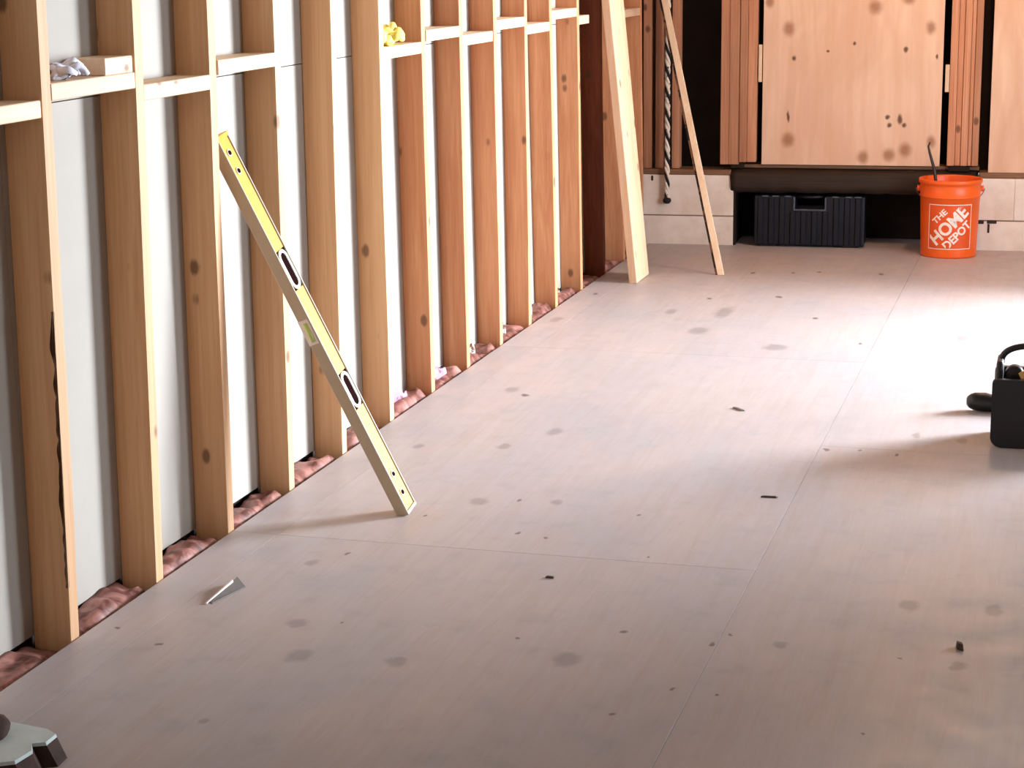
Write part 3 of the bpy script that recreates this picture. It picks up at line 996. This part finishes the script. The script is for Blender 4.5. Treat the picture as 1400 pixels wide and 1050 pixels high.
TW, TD = 0.36, 0.21
bm = bmesh.new()
rounded_prism(bm, rrect(0.0, TW, 0.001, 0.205, 0.028, 0.012), 0.0, 0.022)
obj('front_panel', bm, BLACKP, tote)
bm = bmesh.new()
rounded_prism(bm, rrect(0.0, TW, 0.001, 0.205, 0.028, 0.012), TD - 0.022, TD)
obj('back_panel', bm, BLACKP, tote)
bm = bmesh.new()
box(bm, 0.024, TW - 0.024, 0.0225, TD - 0.0225, 0.004, 0.02, 0.002)
obj('base', bm, BLACKP, tote)
for s in (0, 1):
    bm = bmesh.new()
    x0 = 0.002 if s == 0 else TW - 0.022
    c = [(x0, 0.0225, 0.03), (x0 + 0.02, 0.0225, 0.03), (x0 + 0.02, TD - 0.0225, 0.03), (x0, TD - 0.0225, 0.03)]
    sh = 0.006 if s == 0 else -0.006
    hexa(bm, c + [(x0 + sh, 0.045, 0.250), (x0 + 0.02 + sh, 0.045, 0.250), (x0 + 0.02 + sh, TD - 0.045, 0.250), (x0 + sh, TD - 0.045, 0.250)], 0.009, 3)
    obj('side_panel', bm, BLACKP, tote)
bm = bmesh.new()
pts = []
for k in range(25):
    a = math.pi * k / 24
    pts.append((TW / 2 - (TW / 2 - 0.020) * math.copysign(abs(math.cos(a)) ** 0.55, math.cos(a)), TD / 2, 0.235 + 0.055 * math.sin(a) ** 0.8))
tube(bm, pts, 0.0095, 10)
obj('handle', bm, BLACKP, tote, smooth=True)

# tools in the tote
dr = tag(empty('cordless_drill', (tx + 0.16, ty + 0.135, 0.0205)), 'black cordless drill lying in the tool tote', 'drill')
bm = bmesh.new()
tube(bm, [(-0.04, 0, 0.195), (-0.038, 0, 0.195), (0.06, 0, 0.195), (0.075, 0, 0.195)], [0.022, 0.027, 0.027, 0.02], 16)
obj('motor_housing', bm, BLACKP, dr, smooth=True)
bm = bmesh.new()
tube(bm, [(-0.072, 0, 0.195), (-0.055, 0, 0.195), (-0.041, 0, 0.195)], [0.010, 0.018, 0.020], 14)
obj('chuck', bm, STEEL, dr, smooth=True)
bm = bmesh.new()
tube(bm, [(0.035, 0, 0.172), (0.045, 0, 0.12), (0.05, 0, 0.05)], [0.017, 0.016, 0.019], 10)
obj('grip', bm, BLACKP, dr, smooth=True)
bm = bmesh.new()
box(bm, 0.005, 0.095, -0.03, 0.03, 0.0, 0.048, 0.005, 2)
obj('battery', bm, BLACKP, dr)
tp = tag(empty('tape_measure', (tx + 0.060, ty + 0.076, 0.0205)), 'black round tape measure standing in the tool tote', 'tape measure')
bm = bmesh.new()
tube(bm, [(0, -0.020, 0.186), (0, -0.016, 0.186), (0, 0.016, 0.186), (0, 0.020, 0.186)], [0.022, 0.028, 0.028, 0.022], 20)
obj('tape_case', bm, BLACKP, tp, smooth=True)
bm = bmesh.new()
box(bm, -0.02, 0.02, -0.012, 0.012, 0.0, 0.160, 0.003)
obj('tape_stand', bm, STEEL, tp)
hm = tag(empty('hammer', (tx + 0.125, ty + 0.0385, 0.0205)), 'tan wooden hammer handle sticking out of the tool tote', 'hammer')
bm = bmesh.new()
tube(bm, [(0.05, 0.0, 0.015), (0.0, 0.0, 0.12), (-0.042, 0.0, 0.203)], [0.009, 0.011, 0.013], 10)
obj('handle', bm, TAN, hm, smooth=True)
bm = bmesh.new()
box(bm, 0.01, 0.12, -0.014, 0.014, 0.0, 0.028, 0.004, 2)
obj('hammer_head', bm, STEEL, hm)

# black torch lying behind the tote
tr = tag(empty('torch', (1.775, 2.60, 0.030), 0.0), 'black torch lying on the floor beside the tool tote', 'torch')
bm = bmesh.new()
tube(bm, [(-0.036, 0, 0.002), (-0.034, 0, 0.002), (-0.026, 0, 0.001), (-0.012, 0, 0.0), (0.02, 0, 0.0), (0.05, 0, -0.004), (0.20, 0, -0.004)], [0.008, 0.014, 0.022, 0.028, 0.030, 0.026, 0.024], 24)
obj('barrel', bm, BLACKP, tr, smooth=True)
bm = bmesh.new()
tube(bm, [(0.048, 0, -0.004), (0.06, 0, -0.004)], [0.0275, 0.0265], 20)
obj('collar_ring', bm, STEEL, tr)


# ------------------------------------------------------------------ gloves and offcut on the blocking
def glove(name, loc, rz, sc, mat, cuffmat, label, seed):
    g = tag(empty(name, loc, rz), label, 'glove')
    rr = random.Random(seed)
    bm = bmesh.new()
    bmesh.ops.create_icosphere(bm, subdivisions=4, radius=1)
    for v in bm.verts:
        p = v.co.copy()
        f = 1 + 0.22 * noise.noise(p * 2.1 + Vector((seed, 0, 0))) + 0.12 * noise.noise(p * 5 + Vector((0, seed, 0)))
        z = p.z * 0.026 * f + 0.022
        v.co = Vector((p.x * 0.036 * f, p.y * 0.055 * f, max(0.0, z))) * sc
    obj('palm', bm, mat, g, smooth=True)
    for k, (x, ln, lift) in enumerate(((-0.024, 0.055, 0.012), (-0.008, 0.066, 0.024), (0.010, 0.062, 0.030), (0.026, 0.048, 0.016))):
        bm = bmesh.new()
        y0 = 0.042
        pts = [(x, y0 - 0.02, 0.022), (x * 1.1, y0 + ln * 0.35, 0.022 + lift), (x * 1.25, y0 + ln * 0.75, 0.016 + lift * 0.6), (x * 1.3 + rr.uniform(-.006, .006), y0 + ln, 0.011)]
        tube(bm, [Vector(p) * sc for p in pts], [r * sc for r in (0.011, 0.0115, 0.0105, 0.007)], 8)
        obj('finger', bm, mat, g, smooth=True)
    bm = bmesh.new()
    tube(bm, [Vector(p) * sc for p in ((0.026, -0.02, 0.022), (0.044, 0.005, 0.03), (0.046, 0.032, 0.016))], [r * sc for r in (0.013, 0.012, 0.008)], 8)
    obj('thumb', bm, mat, g, smooth=True)
    bm = bmesh.new()
    tube(bm, [Vector(p) * sc for p in ((0, -0.040, 0.024), (0.002, -0.060, 0.026), (-0.002, -0.084, 0.024))], [r * sc for r in (0.020, 0.022, 0.0235)], 14)
    obj('cuff', bm, cuffmat, g, smooth=True)
    return g


glove('work_glove', (-0.042, 2.185, 1.1592), 0.1, 1.12, YGLOVE, YGLOVE, 'crumpled yellow work glove on the blocking between two studs', 4)
glove('work_glove', (-0.045, 0.150, 1.1882), -0.25, 0.74, GGLOVE, BLACKP, 'crumpled grey and white glove on the blocking beside a short offcut', 9)
tag(boxobj('wood_offcut', (-0.088, -0.001, 0.284, 0.415, 1.1883, 1.2253), W_NOG, None, 0.002), 'short lumber offcut lying on top of the blocking', 'offcut')

# ------------------------------------------------------------------ scraps on the floor
bm = bmesh.new()
hexa(bm, [(-0.012, -0.075, 0.0), (0.0, -0.082, 0.0), (0.026, 0.05, 0.0), (-0.004, 0.075, 0.0),
          (-0.011, -0.074, 0.0025), (-0.002, -0.078, 0.003), (0.024, 0.048, 0.0025), (-0.006, 0.072, 0.016)])
sc = tag(empty('paper_scrap', (0.195, 0.362, 0.0)), 'small grey paper scrap with a white torn edge on the floor', 'scrap')
obj('scrap_sheet', bm, GREYPAPER, sc)
bm = bmesh.new()
hexa(bm, [(-0.018, -0.085, 0.0), (-0.012, -0.086, 0.0), (-0.003, 0.045, 0.0), (-0.010, 0.050, 0.0),
          (-0.017, -0.084, 0.003), (-0.0125, -0.085, 0.004), (-0.004, 0.043, 0.018), (-0.009, 0.048, 0.018)])
obj('white_edge', bm, WHITE, sc)


def splinter(name, x, y, ln, wd, rz, label, mat, h=0.004):
    bm = bmesh.new()
    hexa(bm, [(-ln, -wd * 0.3, 0), (ln * 0.8, -wd, 0), (ln, wd * 0.2, 0), (-ln * 0.7, wd, 0),
              (-ln * 0.9, -wd * 0.2, h), (ln * 0.7, -wd * 0.7, h), (ln * 0.8, wd * 0.1, h), (-ln * 0.6, wd * 0.7, h)])
    o = obj(name, bm, mat, None, (x, y, 0.0002))
    o.rotation_euler.z = rz
    return tag(o, label, 'wood chip')


DK = m_plain('dark_chip', srgb(86, 70, 62), 0.8)
splinter('wood_splinter', 1.287, 1.454, 0.024, 0.007, 0.15, 'long dark splinter lying by the floor joint', DK)
splinter('wood_chip', 0.891, 0.650, 0.011, 0.007, 0.2, 'small square dark chip out on the open floor', DK)
splinter('wood_chip', 1.848, 0.400, 0.006, 0.016, 0.3, 'upright dark chip beside a grey floor stain', DK, 0.014)
splinter('wood_splinter', 1.038, 2.444, 0.030, 0.010, -0.75, 'pale grey splinter in the bright part of the floor', GREYPAPER)

# broken chunk with pale face in the near corner
ch = tag(empty('plaster_chunk', (0.208, -0.685, 0.0)), 'broken slab with pale top and dark brown broken edges by the wall', 'rubble')
ring = [(-0.155, 0.115), (-0.06, 0.135), (0.045, 0.118), (0.073, 0.10), (0.074, 0.06), (0.052, 0.048), (0.068, 0.02), (0.062, -0.03), (0.03, -0.05), (-0.02, -0.06), (-0.06, -0.09), (-0.155, -0.12)]
bm = bmesh.new()
lo_, up_ = [], []
for k, (x, y) in enumerate(ring):
    j = 0.012 * noise.noise(Vector((k * 1.7, 3.3, 0)))
    lo_.append(bm.verts.new((x * 1.06 + j + 0.012, y * 1.03, 0.0)))
    up_.append(bm.verts.new((x, y, 0.040)))
bm.faces.new(lo_[::-1])
bm.faces.new(up_)
for k in range(len(ring)):
    k2 = (k + 1) % len(ring)
    bm.faces.new((lo_[k], lo_[k2], up_[k2], up_[k]))
obj('core', bm, BROWN, ch)
bm = bmesh.new()
lo_ = [bm.verts.new((x, y, 0.0402)) for x, y in ring]
up_ = [bm.verts.new((x * 0.985, y * 0.985, 0.047)) for x, y in ring]
bm.faces.new(lo_[::-1])
bm.faces.new(up_)
for k in range(len(ring)):
    k2 = (k + 1) % len(ring)
    bm.faces.new((lo_[k], lo_[k2], up_[k2], up_[k]))
obj('pale_face', bm, CHALK, ch)
bm = bmesh.new()
bmesh.ops.create_icosphere(bm, subdivisions=3, radius=1)
for v in bm.verts:
    f = 1 + 0.15 * noise.noise(v.co * 2.3)
    v.co = Vector((v.co.x * 0.055 * f, v.co.y * 0.055 * f, max(0, v.co.z * 0.03 * f + 0.012)))
tag(obj('dark_lump', bm, BROWN, None, (0.148, -0.632, 0.0472), smooth=True), 'dark brown lump lying on the pale broken slab', 'rubble')
